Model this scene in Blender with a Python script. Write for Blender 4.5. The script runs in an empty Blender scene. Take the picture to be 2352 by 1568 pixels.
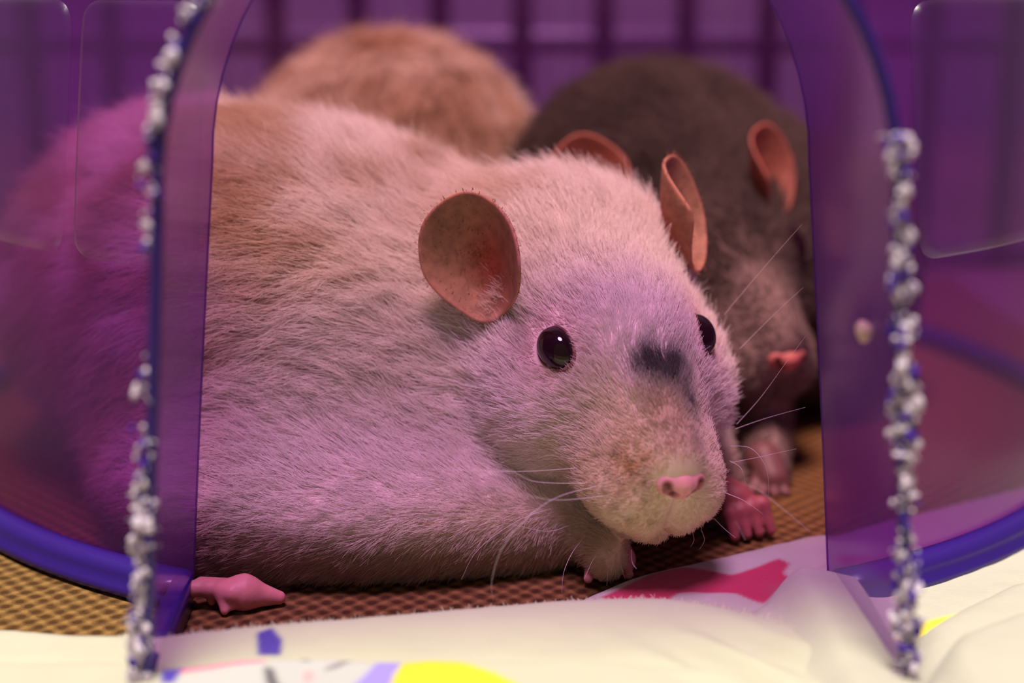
import bpy, math, random
import numpy as np
from mathutils import Vector, Matrix

# ------------------------------------------------------------------ camera, world, lamp, exposure
S = 0.01                      # all numbers below are centimetres
CAM_H, PITCH, FPX = 8.6, math.radians(13.8), 3400.0
scene = bpy.context.scene
COL = scene.collection
cam_d = bpy.data.cameras.new('camera')
cam = bpy.data.objects.new('camera', cam_d); COL.objects.link(cam)
cam.location = (0, 0, CAM_H * S)
cam.rotation_euler = (math.pi / 2 - PITCH, 0, 0)
cam_d.sensor_width = 36.0
cam_d.lens = FPX / 2352 * 36.0
cam_d.clip_start = 0.01; cam_d.clip_end = 20
cam_d.dof.use_dof = True
cam_d.dof.focus_distance = 21.0 * S
cam_d.dof.aperture_fstop = 8.8
scene.camera = cam

world = bpy.data.worlds.new('world'); scene.world = world
world.use_nodes = True
bg = world.node_tree.nodes['Background']
bg.inputs['Color'].default_value = (1.0, 0.88, 0.74, 1)
bg.inputs['Strength'].default_value = 0.13

def area_lamp(name, loc, target, size, power, color):
    d = bpy.data.lights.new(name, 'AREA'); d.shape = 'DISK'; d.size = size * S
    d.energy = power; d.color = color
    o = bpy.data.objects.new(name, d); COL.objects.link(o)
    o.location = Vector(loc) * S
    v = (Vector(target) - Vector(loc))
    o.rotation_euler = v.to_track_quat('-Z', 'Y').to_euler()
    return o
area_lamp('ceiling_lamp', (-6, -11, 140), (0, 22, 2), 40, 44.0, (1.0, 0.92, 0.78))

scene.view_settings.view_transform = 'Standard'
scene.view_settings.look = 'None'
scene.view_settings.exposure = 0.0
scene.view_settings.gamma = 1.0
scene.cycles.sample_clamp_indirect = 4.0
scene.cycles.transparent_max_bounces = 12
scene.cycles.max_bounces = 6
scene.cycles.diffuse_bounces = 3
scene.cycles.adaptive_threshold = 0.05
scene.view_settings.use_curve_mapping = False

RNG = np.random.default_rng(7)
random.seed(7)

# ------------------------------------------------------------------ helpers
def lin(r, g, b):
    f = lambda c: (c / 255) / 12.92 if c / 255 <= 0.04045 else ((c / 255 + 0.055) / 1.055) ** 2.4
    return np.array([f(r), f(g), f(b)])

def P(px, py, yd):
    """room point seen at a pixel, at distance yd (cm) in front of the camera's foot"""
    u = (px - 1176) / FPX; v = (784 - py) / FPX
    dy = math.cos(PITCH) + v * math.sin(PITCH); dz = -math.sin(PITCH) + v * math.cos(PITCH)
    return np.array([u / dy * yd, yd, CAM_H + dz / dy * yd])

def hash3(ix, iy, iz, seed):
    h = (ix.astype(np.int64) * 374761393 + iy.astype(np.int64) * 668265263 + iz.astype(np.int64) * 2147483647 + seed * 1274126177) & 0xFFFFFFFF
    h = ((h ^ (h >> 13)) * 1274126177) & 0xFFFFFFFF
    h = (h ^ (h >> 16)) & 0xFFFFFF
    return h / float(0xFFFFFF)

def noise(p, freq=1.0, seed=0):
    """smooth value noise in 0..1, p is n x 3"""
    q = np.asarray(p, float) * freq
    i = np.floor(q).astype(np.int64); f = q - i; f = f * f * (3 - 2 * f)
    r = 0
    for dx in (0, 1):
        for dy in (0, 1):
            for dz in (0, 1):
                w = (f[:, 0] if dx else 1 - f[:, 0]) * (f[:, 1] if dy else 1 - f[:, 1]) * (f[:, 2] if dz else 1 - f[:, 2])
                r = r + w * hash3(i[:, 0] + dx, i[:, 1] + dy, i[:, 2] + dz, seed)
    return r

def smooth(a, b, x):
    t = np.clip((x - a) / (b - a), 0, 1); return t * t * (3 - 2 * t)

def unit(v):
    v = np.asarray(v, float)
    return v / np.maximum(np.linalg.norm(v, axis=-1, keepdims=True), 1e-9)

def mesh_obj(name, verts, faces, mat=None, parent=None, smooth_shade=True, cols=None):
    me = bpy.data.meshes.new(name)
    v = np.asarray(verts, float) * S
    me.from_pydata(v.tolist(), [], faces if isinstance(faces, list) else np.asarray(faces).tolist())
    if cols is not None:
        a = me.color_attributes.new('col', 'FLOAT_COLOR', 'POINT')
        c = np.ones((len(v), 4), np.float32); c[:, :3] = cols
        a.data.foreach_set('color', c.ravel())
    if smooth_shade:
        me.polygons.foreach_set('use_smooth', [True] * len(me.polygons))
    if mat: me.materials.append(mat)
    me.update()
    o = bpy.data.objects.new(name, me); COL.objects.link(o)
    if parent is not None: o.parent = parent
    return o

def empty(name, label, cat, group=None, loc=(0, 0, 0)):
    o = bpy.data.objects.new(name, None); COL.objects.link(o)
    o.empty_display_size = 0.01
    tag(o, label, cat, group); return o

def tag(o, label=None, cat=None, group=None, kind=None):
    if label: o['label'] = label
    if cat: o['category'] = cat
    if group: o['group'] = group
    if kind: o['kind'] = kind
    return o

def hair_obj(name, pts, radii, cols, mat, parent=None):
    """pts n x k x 3 (cm), radii n x k, cols n x 3"""
    n, k, _ = pts.shape
    hc = bpy.data.hair_curves.new(name)
    hc.add_curves([k] * n)
    hc.attributes['position'].data.foreach_set('vector', (pts * S).astype(np.float32).ravel())
    ra = hc.attributes.get('radius') or hc.attributes.new('radius', 'FLOAT', 'POINT')
    ra.data.foreach_set('value', (radii * S).astype(np.float32).ravel())
    ca = hc.attributes.new('col', 'FLOAT_COLOR', 'CURVE')
    c = np.ones((n, 4), np.float32); c[:, :3] = cols
    ca.data.foreach_set('color', c.ravel())
    hc.materials.append(mat)
    o = bpy.data.objects.new(name, hc); COL.objects.link(o)
    if parent is not None: o.parent = parent
    return o

def tube(path, radius, seg=8, caps=True):
    """mesh of a tube along path (k x 3) with radius scalar or k"""
    path = np.asarray(path, float); k = len(path)
    r = np.broadcast_to(np.asarray(radius, float), (k,))
    t = unit(np.gradient(path, axis=0))
    ref = np.array([0, 0, 1.0]) if abs(t[0][2]) < 0.9 else np.array([1.0, 0, 0])
    vs = []
    n = unit(np.cross(t[0], ref))
    for i in range(k):
        n = unit(n - t[i] * np.dot(n, t[i])); b = np.cross(t[i], n)
        for j in range(seg):
            a = 2 * math.pi * j / seg
            vs.append(path[i] + r[i] * (math.cos(a) * n + math.sin(a) * b))
    fs = []
    for i in range(k - 1):
        for j in range(seg):
            fs.append([i * seg + j, i * seg + (j + 1) % seg, (i + 1) * seg + (j + 1) % seg, (i + 1) * seg + j])
    if caps:
        fs.append(list(range(seg))[::-1]); fs.append([(k - 1) * seg + j for j in range(seg)])
    return vs, fs

def grid_faces(nu, nv, wrap_u=False):
    f = []
    for i in range(nu if wrap_u else nu - 1):
        for j in range(nv - 1):
            a = i * nv + j; b = ((i + 1) % nu) * nv + j
            f.append([a, b, b + 1, a + 1])
    return f

def join(parts):
    vs, fs = [], []
    for v, f in parts:
        o = len(vs); vs.extend(list(v)); fs.extend([[i + o for i in q] for q in f])
    return vs, fs

# --- implicit shapes and surface nets
def ell(c, r, axes=None, k=0.5, op='+'):
    return dict(c=np.asarray(c, float), r=np.asarray(r, float), A=None if axes is None else np.asarray(axes, float), k=k, op=op)
def cap(a, b, ra, rb, k=0.3, op='+'):
    return dict(a=np.asarray(a, float), b=np.asarray(b, float), ra=ra, rb=rb, k=k, op=op)

def prim(q, p):
    if 'c' in q:
        d = p - q['c']
        if q['A'] is not None: d = d @ q['A'].T
        k0 = np.linalg.norm(d / q['r'], axis=1); k1 = np.linalg.norm(d / q['r'] ** 2, axis=1)
        return k0 * (k0 - 1) / np.maximum(k1, 1e-6)
    ab = q['b'] - q['a']
    t = np.clip(((p - q['a']) @ ab) / (ab @ ab), 0, 1)
    return np.linalg.norm(p - q['a'] - t[:, None] * ab, axis=1) - (q['ra'] + (q['rb'] - q['ra']) * t)

def sdf(prims, p):
    d = None
    for q in prims:
        e = prim(q, p); k = q['k']
        if d is None: d = e; continue
        if q['op'] == '+':
            h = np.maximum(k - np.abs(d - e), 0) / k
            d = np.minimum(d, e) - h * h * k * 0.25
        else:
            h = np.maximum(k - np.abs(d + e), 0) / k
            d = np.maximum(d, -e) + h * h * k * 0.25
    return d

def sdf_grad(prims, p, h=0.01):
    g = np.stack([sdf(prims, p + h * np.eye(3)[i]) - sdf(prims, p - h * np.eye(3)[i]) for i in range(3)], 1)
    return unit(g)

def surface_nets(prims, lo, hi, h):
    lo = np.asarray(lo, float); n = np.ceil((np.asarray(hi) - lo) / h).astype(int) + 1
    ax = [lo[i] + h * np.arange(n[i]) for i in range(3)]
    G = np.stack(np.meshgrid(*ax, indexing='ij'), -1).reshape(-1, 3)
    F = np.empty(len(G))
    for s in range(0, len(G), 400000): F[s:s + 400000] = sdf(prims, G[s:s + 400000])
    F = F.reshape(n); neg = F < 0
    c = [slice(0, -1), slice(1, None)]
    cnt = sum(neg[c[a], c[b], c[d]].astype(int) for a in (0, 1) for b in (0, 1) for d in (0, 1))
    act = (cnt > 0) & (cnt < 8)
    idx = -np.ones(act.shape, int); ijk = np.argwhere(act); idx[act] = np.arange(len(ijk))
    acc = np.zeros((len(ijk), 3)); w = np.zeros(len(ijk))
    corners = [(a, b, d) for a in (0, 1) for b in (0, 1) for d in (0, 1)]
    for a in corners:
        for b in corners:
            if a < b and sum(abs(x - y) for x, y in zip(a, b)) == 1:
                fa = F[ijk[:, 0] + a[0], ijk[:, 1] + a[1], ijk[:, 2] + a[2]]
                fb = F[ijk[:, 0] + b[0], ijk[:, 1] + b[1], ijk[:, 2] + b[2]]
                m = (fa < 0) != (fb < 0)
                t = np.where(m, fa / np.where(m, fa - fb, 1), 0)
                acc += np.where(m[:, None], np.array(a) + t[:, None] * (np.array(b) - np.array(a)), 0); w += m
    V = lo + h * (ijk + acc / w[:, None])
    faces = []
    for axis in range(3):
        u, v = [(1, 2), (2, 0), (0, 1)][axis]
        s0 = [slice(None)] * 3; s1 = [slice(None)] * 3
        s0[axis] = slice(0, -1); s1[axis] = slice(1, None)
        ch = neg[tuple(s0)] != neg[tuple(s1)]
        e = np.argwhere(ch)
        e = e[(e[:, u] > 0) & (e[:, v] > 0) & (e[:, u] < n[u] - 1) & (e[:, v] < n[v] - 1)]
        q = []
        for du, dv in ((0, 0), (-1, 0), (-1, -1), (0, -1)):
            t = e.copy(); t[:, u] += du; t[:, v] += dv
            q.append(idx[t[:, 0], t[:, 1], t[:, 2]])
        q = np.stack(q, 1)
        inside = neg[e[:, 0], e[:, 1], e[:, 2]]
        q[~inside] = q[~inside][:, ::-1]
        faces.append(q)
    faces = np.concatenate(faces)
    for _ in range(2):
        V = V - sdf_grad(prims, V) * np.clip(sdf(prims, V), -h, h)[:, None]
    return V, faces

# ------------------------------------------------------------------ materials
def new_mat(name):
    m = bpy.data.materials.new(name); m.use_nodes = True
    m.node_tree.nodes.clear()
    return m, m.node_tree.nodes, m.node_tree.links

def principled(name, color=(0.8, 0.8, 0.8), rough=0.6, attr=False, spec=0.3, bump=None, sss=0.0, sheen=0.0, mottling=None):
    m, N, L = new_mat(name)
    out = N.new('ShaderNodeOutputMaterial'); b = N.new('ShaderNodeBsdfPrincipled')
    L.new(b.outputs[0], out.inputs[0])
    b.inputs['Roughness'].default_value = rough
    b.inputs['Specular IOR Level'].default_value = spec
    if sss:
        b.inputs['Subsurface Weight'].default_value = sss
        b.inputs['Subsurface Radius'].default_value = (0.004, 0.0015, 0.001)
        b.inputs['Subsurface Scale'].default_value = 0.4
    if sheen: b.inputs['Sheen Weight'].default_value = sheen
    if attr:
        a = N.new('ShaderNodeAttribute'); a.attribute_name = 'col'; src = a.outputs['Color']
    else:
        r = N.new('ShaderNodeRGB'); r.outputs[0].default_value = (*color, 1); src = r.outputs[0]
    if mottling:
        scale, amount = mottling
        tc = N.new('ShaderNodeTexCoord'); nz = N.new('ShaderNodeTexNoise')
        nz.inputs['Scale'].default_value = scale / S; nz.inputs['Detail'].default_value = 4
        L.new(tc.outputs['Object'], nz.inputs['Vector'])
        mr = N.new('ShaderNodeMapRange')
        mr.inputs['From Min'].default_value = 0.3; mr.inputs['From Max'].default_value = 0.7
        mr.inputs['To Min'].default_value = 1 - amount; mr.inputs['To Max'].default_value = 1 + amount
        L.new(nz.outputs['Fac'], mr.inputs['Value'])
        mx = N.new('ShaderNodeVectorMath'); mx.operation = 'SCALE'
        L.new(src, mx.inputs[0]); L.new(mr.outputs[0], mx.inputs['Scale']); src = mx.outputs[0]
    L.new(src, b.inputs['Base Color'])
    if bump:
        scale, strength, dist = bump
        tc = N.new('ShaderNodeTexCoord'); nz = N.new('ShaderNodeTexNoise')
        nz.inputs['Scale'].default_value = scale / S; nz.inputs['Detail'].default_value = 3
        L.new(tc.outputs['Object'], nz.inputs['Vector'])
        bp = N.new('ShaderNodeBump'); bp.inputs['Strength'].default_value = strength; bp.inputs['Distance'].default_value = dist * S
        L.new(nz.outputs['Fac'], bp.inputs['Height']); L.new(bp.outputs[0], b.inputs['Normal'])
    return m

def plastic(name, tint, scatter, fac, gloss_rough=0.2, gloss=1.0):
    """thin see-through coloured plastic: tinted transmission, some scattering, a glossy skin"""
    m, N, L = new_mat(name)
    out = N.new('ShaderNodeOutputMaterial')
    tr = N.new('ShaderNodeBsdfTransparent'); tr.inputs[0].default_value = (*tint, 1)
    df = N.new('ShaderNodeBsdfDiffuse'); df.inputs[0].default_value = (*scatter, 1)
    tl = N.new('ShaderNodeBsdfTranslucent'); tl.inputs[0].default_value = (*scatter, 1)
    m1 = N.new('ShaderNodeMixShader'); m1.inputs[0].default_value = 0.5
    L.new(df.outputs[0], m1.inputs[1]); L.new(tl.outputs[0], m1.inputs[2])
    # uneven haze of scuffs in the plastic
    tc = N.new('ShaderNodeTexCoord'); nz = N.new('ShaderNodeTexNoise')
    nz.inputs['Scale'].default_value = 0.5 / S; nz.inputs['Detail'].default_value = 3
    L.new(tc.outputs['Object'], nz.inputs['Vector'])
    mr = N.new('ShaderNodeMapRange'); mr.inputs['To Min'].default_value = fac * 0.8; mr.inputs['To Max'].default_value = fac * 1.2
    L.new(nz.outputs['Fac'], mr.inputs['Value'])
    m2 = N.new('ShaderNodeMixShader')
    L.new(mr.outputs[0], m2.inputs[0]); L.new(tr.outputs[0], m2.inputs[1]); L.new(m1.outputs[0], m2.inputs[2])
    gl = N.new('ShaderNodeBsdfGlossy'); gl.inputs['Roughness'].default_value = gloss_rough
    fr = N.new('ShaderNodeLayerWeight'); fr.inputs[0].default_value = 0.5
    pw = N.new('ShaderNodeMath'); pw.operation = 'POWER'; pw.inputs[1].default_value = 4.0
    L.new(fr.outputs['Facing'], pw.inputs[0])
    mf = N.new('ShaderNodeMath'); mf.operation = 'MULTIPLY_ADD'; mf.inputs[1].default_value = 0.5 * gloss; mf.inputs[2].default_value = 0.035 * gloss
    L.new(pw.outputs[0], mf.inputs[0])
    m3 = N.new('ShaderNodeMixShader')
    L.new(mf.outputs[0], m3.inputs[0]); L.new(m2.outputs[0], m3.inputs[1]); L.new(gl.outputs[0], m3.inputs[2])
    L.new(m3.outputs[0], out.inputs[0])
    return m

def fur_mat(name, sheen=0.35):
    m, N, L = new_mat(name)
    out = N.new('ShaderNodeOutputMaterial')
    a = N.new('ShaderNodeAttribute'); a.attribute_name = 'col'
    df = N.new('ShaderNodeBsdfDiffuse'); L.new(a.outputs['Color'], df.inputs[0])
    tl = N.new('ShaderNodeBsdfTranslucent'); L.new(a.outputs['Color'], tl.inputs[0])
    hr = N.new('ShaderNodeBsdfHair'); hr.component = 'Reflection'
    hr.inputs['RoughnessU'].default_value = 0.35; hr.inputs['RoughnessV'].default_value = 0.8
    L.new(a.outputs['Color'], hr.inputs[0])
    m1 = N.new('ShaderNodeMixShader'); m1.inputs[0].default_value = 0.45
    L.new(df.outputs[0], m1.inputs[1]); L.new(tl.outputs[0], m1.inputs[2])
    m2 = N.new('ShaderNodeMixShader'); m2.inputs[0].default_value = sheen * 0.4
    L.new(m1.outputs[0], m2.inputs[1]); L.new(hr.outputs[0], m2.inputs[2])
    L.new(m2.outputs[0], out.inputs[0])
    return m

def weave_mat(name, c1, c2, scale, bump):
    m, N, L = new_mat(name)
    out = N.new('ShaderNodeOutputMaterial'); b = N.new('ShaderNodeBsdfPrincipled'); L.new(b.outputs[0], out.inputs[0])
    b.inputs['Roughness'].default_value = 0.85; b.inputs['Specular IOR Level'].default_value = 0.15
    tc = N.new('ShaderNodeTexCoord')
    nz = N.new('ShaderNodeTexNoise'); nz.inputs['Scale'].default_value = 1.2 / S; nz.inputs['Detail'].default_value = 2
    L.new(tc.outputs['Object'], nz.inputs['Vector'])
    vm = N.new('ShaderNodeVectorMath'); vm.operation = 'MULTIPLY_ADD'
    L.new(nz.outputs['Color'], vm.inputs[0]); vm.inputs[1].default_value = (0.12 * S,) * 3
    L.new(tc.outputs['Object'], vm.inputs[2])
    sp = N.new('ShaderNodeSeparateXYZ'); L.new(vm.outputs[0], sp.inputs[0])
    def sine(sock, k):
        mu = N.new('ShaderNodeMath'); mu.operation = 'MULTIPLY'; mu.inputs[1].default_value = k / S
        L.new(sock, mu.inputs[0]); si = N.new('ShaderNodeMath'); si.operation = 'SINE'; L.new(mu.outputs[0], si.inputs[0]); return si.outputs[0]
    sx = sine(sp.outputs[0], 2 * math.pi * scale); sy = sine(sp.outputs[1], 2 * math.pi * scale)
    pr = N.new('ShaderNodeMath'); pr.operation = 'MULTIPLY'; L.new(sx, pr.inputs[0]); L.new(sy, pr.inputs[1])
    n2 = N.new('ShaderNodeTexNoise'); n2.inputs['Scale'].default_value = 9 / S; n2.inputs['Detail'].default_value = 3
    L.new(tc.outputs['Object'], n2.inputs['Vector'])
    ad = N.new('ShaderNodeMath'); ad.operation = 'MULTIPLY_ADD'; L.new(n2.outputs['Fac'], ad.inputs[0]); ad.inputs[1].default_value = 1.4; L.new(pr.outputs[0], ad.inputs[2])
    mr = N.new('ShaderNodeMapRange'); mr.inputs['From Min'].default_value = -0.1; mr.inputs['From Max'].default_value = 1.5
    L.new(ad.outputs[0], mr.inputs['Value'])
    cr = N.new('ShaderNodeValToRGB'); cr.color_ramp.elements[0].color = (*c1, 1); cr.color_ramp.elements[1].color = (*c2, 1)
    L.new(mr.outputs[0], cr.inputs[0]); L.new(cr.outputs[0], b.inputs['Base Color'])
    bp = N.new('ShaderNodeBump'); bp.inputs['Strength'].default_value = 1.0; bp.inputs['Distance'].default_value = bump * S
    L.new(mr.outputs[0], bp.inputs['Height']); L.new(bp.outputs[0], b.inputs['Normal'])
    return m

M_PURPLE = plastic('purple_plastic', (0.66, 0.28, 0.78), (0.34, 0.055, 0.60), 0.21)
M_CAP = plastic('purple_plastic_clearer_top', (0.95, 0.61, 0.78), (0.50, 0.10, 0.62), 0.14)  # made clearer than the wall plastic so more lamp light gets inside
M_PURPLE_THIN = plastic('purple_plastic_panel', (0.95, 0.88, 0.98), (0.30, 0.06, 0.60), 0.025, 0.32, 1.5)
M_TUNNEL = plastic('purple_plastic_tunnel', (0.58, 0.31, 0.76), (0.22, 0.05, 0.50), 0.21)
M_RIM = principled('purple_plastic_thick_edge', tuple(lin(44, 18, 112)), 0.35, spec=0.5, bump=(2.0, 0.3, 0.03))
M_CHEWED = principled('chewed_white_plastic', attr=True, rough=0.8, spec=0.2, bump=(6.0, 0.6, 0.05), mottling=(1.5, 0.15))
M_FUR = fur_mat('rat_fur')
M_SKIN = principled('rat_skin', attr=True, rough=0.8, spec=0.15)
M_EAR = principled('rat_ear_skin', attr=True, rough=0.65, spec=0.25, bump=(5, 0.5, 0.03), mottling=(6.0, 0.22), sss=0.25)
M_PINK = principled('rat_pink_skin', attr=True, rough=0.5, spec=0.35, bump=(9, 0.4, 0.02), sss=0.3)
M_EYE = principled('rat_eye', (0.012, 0.002, 0.004), 0.06, spec=0.45)
M_WHISKER = principled('whisker', attr=True, rough=0.35, spec=0.5)
M_CLOTH = principled('cotton_cloth', attr=True, rough=0.9, spec=0.1, bump=(14, 0.35, 0.03), sheen=0.3, mottling=(0.35, 0.05))
M_MAT = weave_mat('woven_mat', tuple(lin(70, 44, 22)), tuple(lin(134, 100, 58)), 3.0, 0.06)
M_WIRE = principled('cage_wire_paint', tuple(lin(92, 86, 98)), 0.4, spec=0.5)
M_WALL = principled('room_wall_paint', tuple(lin(116, 110, 122)), 0.9, mottling=(0.02, 0.03))
M_TRAY = principled('cage_tray', tuple(lin(120, 105, 95)), 0.6)
# ------------------------------------------------------------------ the setting
def G(px, py, z):
    """point on the level z seen at a pixel"""
    a = P(px, py, 1.0); s = (CAM_H - z) / (CAM_H - a[2])
    return P(px, py, s)

def box(x0, x1, y0, y1, z0, z1):
    v = [(x, y, z) for x in (x0, x1) for y in (y0, y1) for z in (z0, z1)]
    return v, [[0, 1, 3, 2], [4, 6, 7, 5], [0, 4, 5, 1], [2, 3, 7, 6], [0, 2, 6, 4], [1, 5, 7, 3]]

v, f = box(-90, 90, -60, 92, -1.2, -0.3)
tag(mesh_obj('floor', v, f, M_TRAY, smooth_shade=False), 'plain grey-brown tray floor under the mat', kind='structure')
v, f = box(-90, 90, 88, 92, -0.3, 110)
tag(mesh_obj('wall_back', v, f, M_WALL, smooth_shade=False), 'pale plain room wall behind the cage wires', kind='structure')

cage = empty('cage_panel', 'dark wire cage panel standing behind the purple shelter', 'cage')
for i in range(-9, 10):
    v, f = tube([(i * 2.5 + 0.3, 46, z) for z in (-0.3, 20, 40)], 0.36, 8)
    mesh_obj('upright_wire', v, f, M_WIRE, cage)
for z in (0.2, 6.75, 24):
    v, f = tube([(x, 46.3, z) for x in (-24, 0, 24)], 0.42, 8)
    mesh_obj('cross_wire', v, f, M_WIRE, cage)

# woven mat: a slab with a slightly wavy face
nx, ny = 90, 110
X, Y = np.meshgrid(np.linspace(-14, 13, nx), np.linspace(12, 43, ny), indexing='ij')
pp = np.stack([X.ravel(), Y.ravel(), np.zeros(X.size)], 1)
Z = 0.0 + 0.05 * (noise(pp, 0.5, 3) - 0.5)
top = pp.copy(); top[:, 2] = Z
bot = pp.copy(); bot[:, 2] = -0.3
fs = grid_faces(nx, ny)
n0 = nx * ny
fs2 = [[a + n0 for a in q[::-1]] for q in fs]
ring = [i * ny for i in range(nx)] + [(nx - 1) * ny + j for j in range(1, ny)] + [i * ny + ny - 1 for i in range(nx - 2, -1, -1)] + [j for j in range(ny - 2, 0, -1)]
side = [[ring[i], ring[(i + 1) % len(ring)], ring[(i + 1) % len(ring)] + n0, ring[i] + n0] for i in range(len(ring))]
mat_o = mesh_obj('woven_mat', np.concatenate([top, bot]), fs + fs2 + side, M_MAT)
tag(mat_o, 'coarse brown woven mat lying under the shelter and the rats', 'mat')

# ------------------------------------------------------------------ cloths
def plan_dist(poly, q):
    """signed plan distance to a polyline, positive on its right-hand side"""
    best = np.full(len(q), 1e9); sg = np.ones(len(q))
    for a, b in zip(poly[:-1], poly[1:]):
        ab = b - a; t = np.clip(((q - a) @ ab) / (ab @ ab), 0, 1)
        d = q - a - t[:, None] * ab; dist = np.linalg.norm(d, axis=1)
        cr = ab[0] * (q[:, 1] - a[1]) - ab[1] * (q[:, 0] - a[0])
        m = dist < best - 1e-9
        best = np.where(m, dist, best); sg = np.where(m, np.where(cr < 0, 1, -1), sg)
    return best * sg

def smooth_poly(pts, n=8):
    pts = np.asarray(pts, float); out = []
    for i in range(len(pts) - 1):
        p0, p1, p2, p3 = pts[max(i - 1, 0)], pts[i], pts[i + 1], pts[min(i + 2, len(pts) - 1)]
        for t in np.arange(n) / n:
            out.append(0.5 * ((2 * p1) + (-p0 + p2) * t + (2 * p0 - 5 * p1 + 4 * p2 - p3) * t ** 2 + (-p0 + 3 * p1 - 3 * p2 + p3) * t ** 3))
    out.append(pts[-1]); return np.array(out)

def in_poly(poly, q):
    inside = np.zeros(len(q), bool); j = len(poly) - 1
    for i in range(len(poly)):
        xi, yi = poly[i]; xj, yj = poly[j]
        c = ((yi > q[:, 1]) != (yj > q[:, 1])) & (q[:, 0] < (xj - xi) * (q[:, 1] - yi) / (yj - yi + 1e-12) + xi)
        inside ^= c; j = i
    return inside

def dome_edge(d, r):
    t = np.clip(d / r, 0, 1); return np.sqrt(np.clip(1 - (1 - t) ** 2, 0, 1))

def sheet(name, x0, x1, y0, y1, step, zfun, keep, prints, base_col, thick=0.10):
    nx = int((x1 - x0) / step) + 1; ny = int((y1 - y0) / step) + 1
    X, Y = np.meshgrid(np.linspace(x0, x1, nx), np.linspace(y0, y1, ny), indexing='ij')
    q = np.stack([X.ravel(), Y.ravel()], 1)
    z, d = zfun(q)
    V = np.column_stack([q, z])
    cols = np.tile(base_col, (len(V), 1))
    for poly, c in prints:
        cov = np.mean([in_poly(poly, q + np.array([a, b]) * step) for a in (-.5, -.17, .17, .5) for b in (-.5, -.17, .17, .5)], axis=0)[:, None]
        cols = cols * (1 - cov) + c * cov
    F = np.array(grid_faces(nx, ny))
    F = F[(d[F] > keep).all(axis=1)]
    used = np.unique(F); rm = -np.ones(len(V), int); rm[used] = np.arange(len(used))
    o = mesh_obj(name, V[used], rm[F], M_CLOTH, cols=cols[used])
    md = o.modifiers.new('thickness', 'SOLIDIFY'); md.thickness = thick * S; md.offset = -1
    return o

CREAM = lin(180, 176, 160); WHITE = lin(176, 175, 178)
def pol(z, *pts): return np.array([G(a, b, z)[:2] for a, b in pts])
E1 = smooth_poly(np.array([G(a, b, z)[:2] for a, b, z in [(-500, 1422, .3), (0, 1434, .3), (280, 1450, .35), (390, 1455, .4), (600, 1428, .45), (800, 1402, .5),
      (1230, 1357, .55), (1500, 1342, .6), (1700, 1370, .6), (1850, 1422, .55), (1950, 1502, .5), (2010, 1568, .5), (2060, 1720, .5), (2070, 2600, .5)]]))
E2 = smooth_poly(np.array([G(a, b, z)[:2] for a, b, z in [(-500, 1515, .4), (0, 1520, .4), (280, 1530, .45), (400, 1545, .5), (620, 1508, .6), (920, 1500, .65), (1300, 1500, .65), (1600, 1522, .65),
      (1800, 1590, .6), (1850, 1750, .6), (1860, 2600, .6)]]))
def z_front(q):
    d = plan_dist(E1, q); d2 = plan_dist(E2, q)
    p3 = np.column_stack([q, np.zeros(len(q))])
    h = 0.52 + 0.06 * (noise(p3, 0.35, 11) - 0.5) - 0.2 * smooth(-3.8, -6, q[:, 0])
    z = 0.02 + h * dome_edge(d, 0.42) - 0.05 * np.clip(d - 0.42, 0, 1.2)
    z = z - 0.10 * np.exp(-(d2 / 0.16) ** 2)
    z = z + 0.20 * dome_edge(d2, 0.30) - 0.06 * np.clip(d2 - 0.3, 0, 2)
    z = z + 0.05 * (noise(p3, 1.3, 5) - 0.5) * smooth(0.1, 0.8, d) + 0.016 * (noise(p3, 4.0, 6) - 0.5)
    # crumple behind the right-hand curve
    cx = G(1700, 1500, .6)[:2]; rr = np.exp(-((q - cx) ** 2).sum(1) / 0.9)
    z = z + 0.10 * rr * np.sin((q[:, 0] * 1.1 + q[:, 1]) * 5.5)
    return np.maximum(z, 0.015 - 0.3 * (d < 0)), d
prints = [
    (pol(.72, (380, 1548), (640, 1508), (930, 1503), (860, 1640), (380, 1640)), WHITE),
    (pol(.50, (590, 1458), (625, 1448), (648, 1470), (646, 1503), (592, 1503)), lin(70, 52, 150)),
    (pol(.68, (400, 1532), (520, 1512), (618, 1503), (610, 1520), (500, 1532), (400, 1545)), lin(214, 84, 152)),
    (pol(.60, (370, 1545), (432, 1535), (398, 1580), (370, 1580)), lin(70, 52, 160)),
    (pol(.72, (606, 1522), (628, 1530), (636, 1552), (652, 1580), (624, 1580), (610, 1550)), lin(80, 76, 84)),
    (pol(.72, (698, 1536), (712, 1532), (721, 1540), (716, 1556), (704, 1560), (697, 1550)), lin(240, 150, 160)),
    (pol(.72, (692, 1503), (714, 1503), (712, 1512), (694, 1512)), lin(110, 98, 112)),
    (pol(.72, (744, 1528), (778, 1514), (808, 1502), (812, 1506), (776, 1524), (748, 1532)), lin(118, 108, 120)),
    (pol(.72, (868, 1506), (928, 1502), (905, 1535), (885, 1590), (785, 1590), (830, 1545)), lin(142, 126, 208)),
    (pol(.72, (930, 1503), (1045, 1508), (1135, 1530), (1215, 1568), (1260, 1600), (880, 1600), (905, 1540)), lin(204, 188, 44)),
    (pol(.66, (990, 1500), (1050, 1503), (1048, 1513), (992, 1510)), lin(190, 214, 130)),
]
cloth_front = sheet('cotton_cloth', -9, 5.2, 13.2, 19.9, 0.045, z_front, -0.06, prints, CREAM)
tag(cloth_front, 'cream cotton cloth with yellow and purple print, folded across the doorway', 'cloth')

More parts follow.
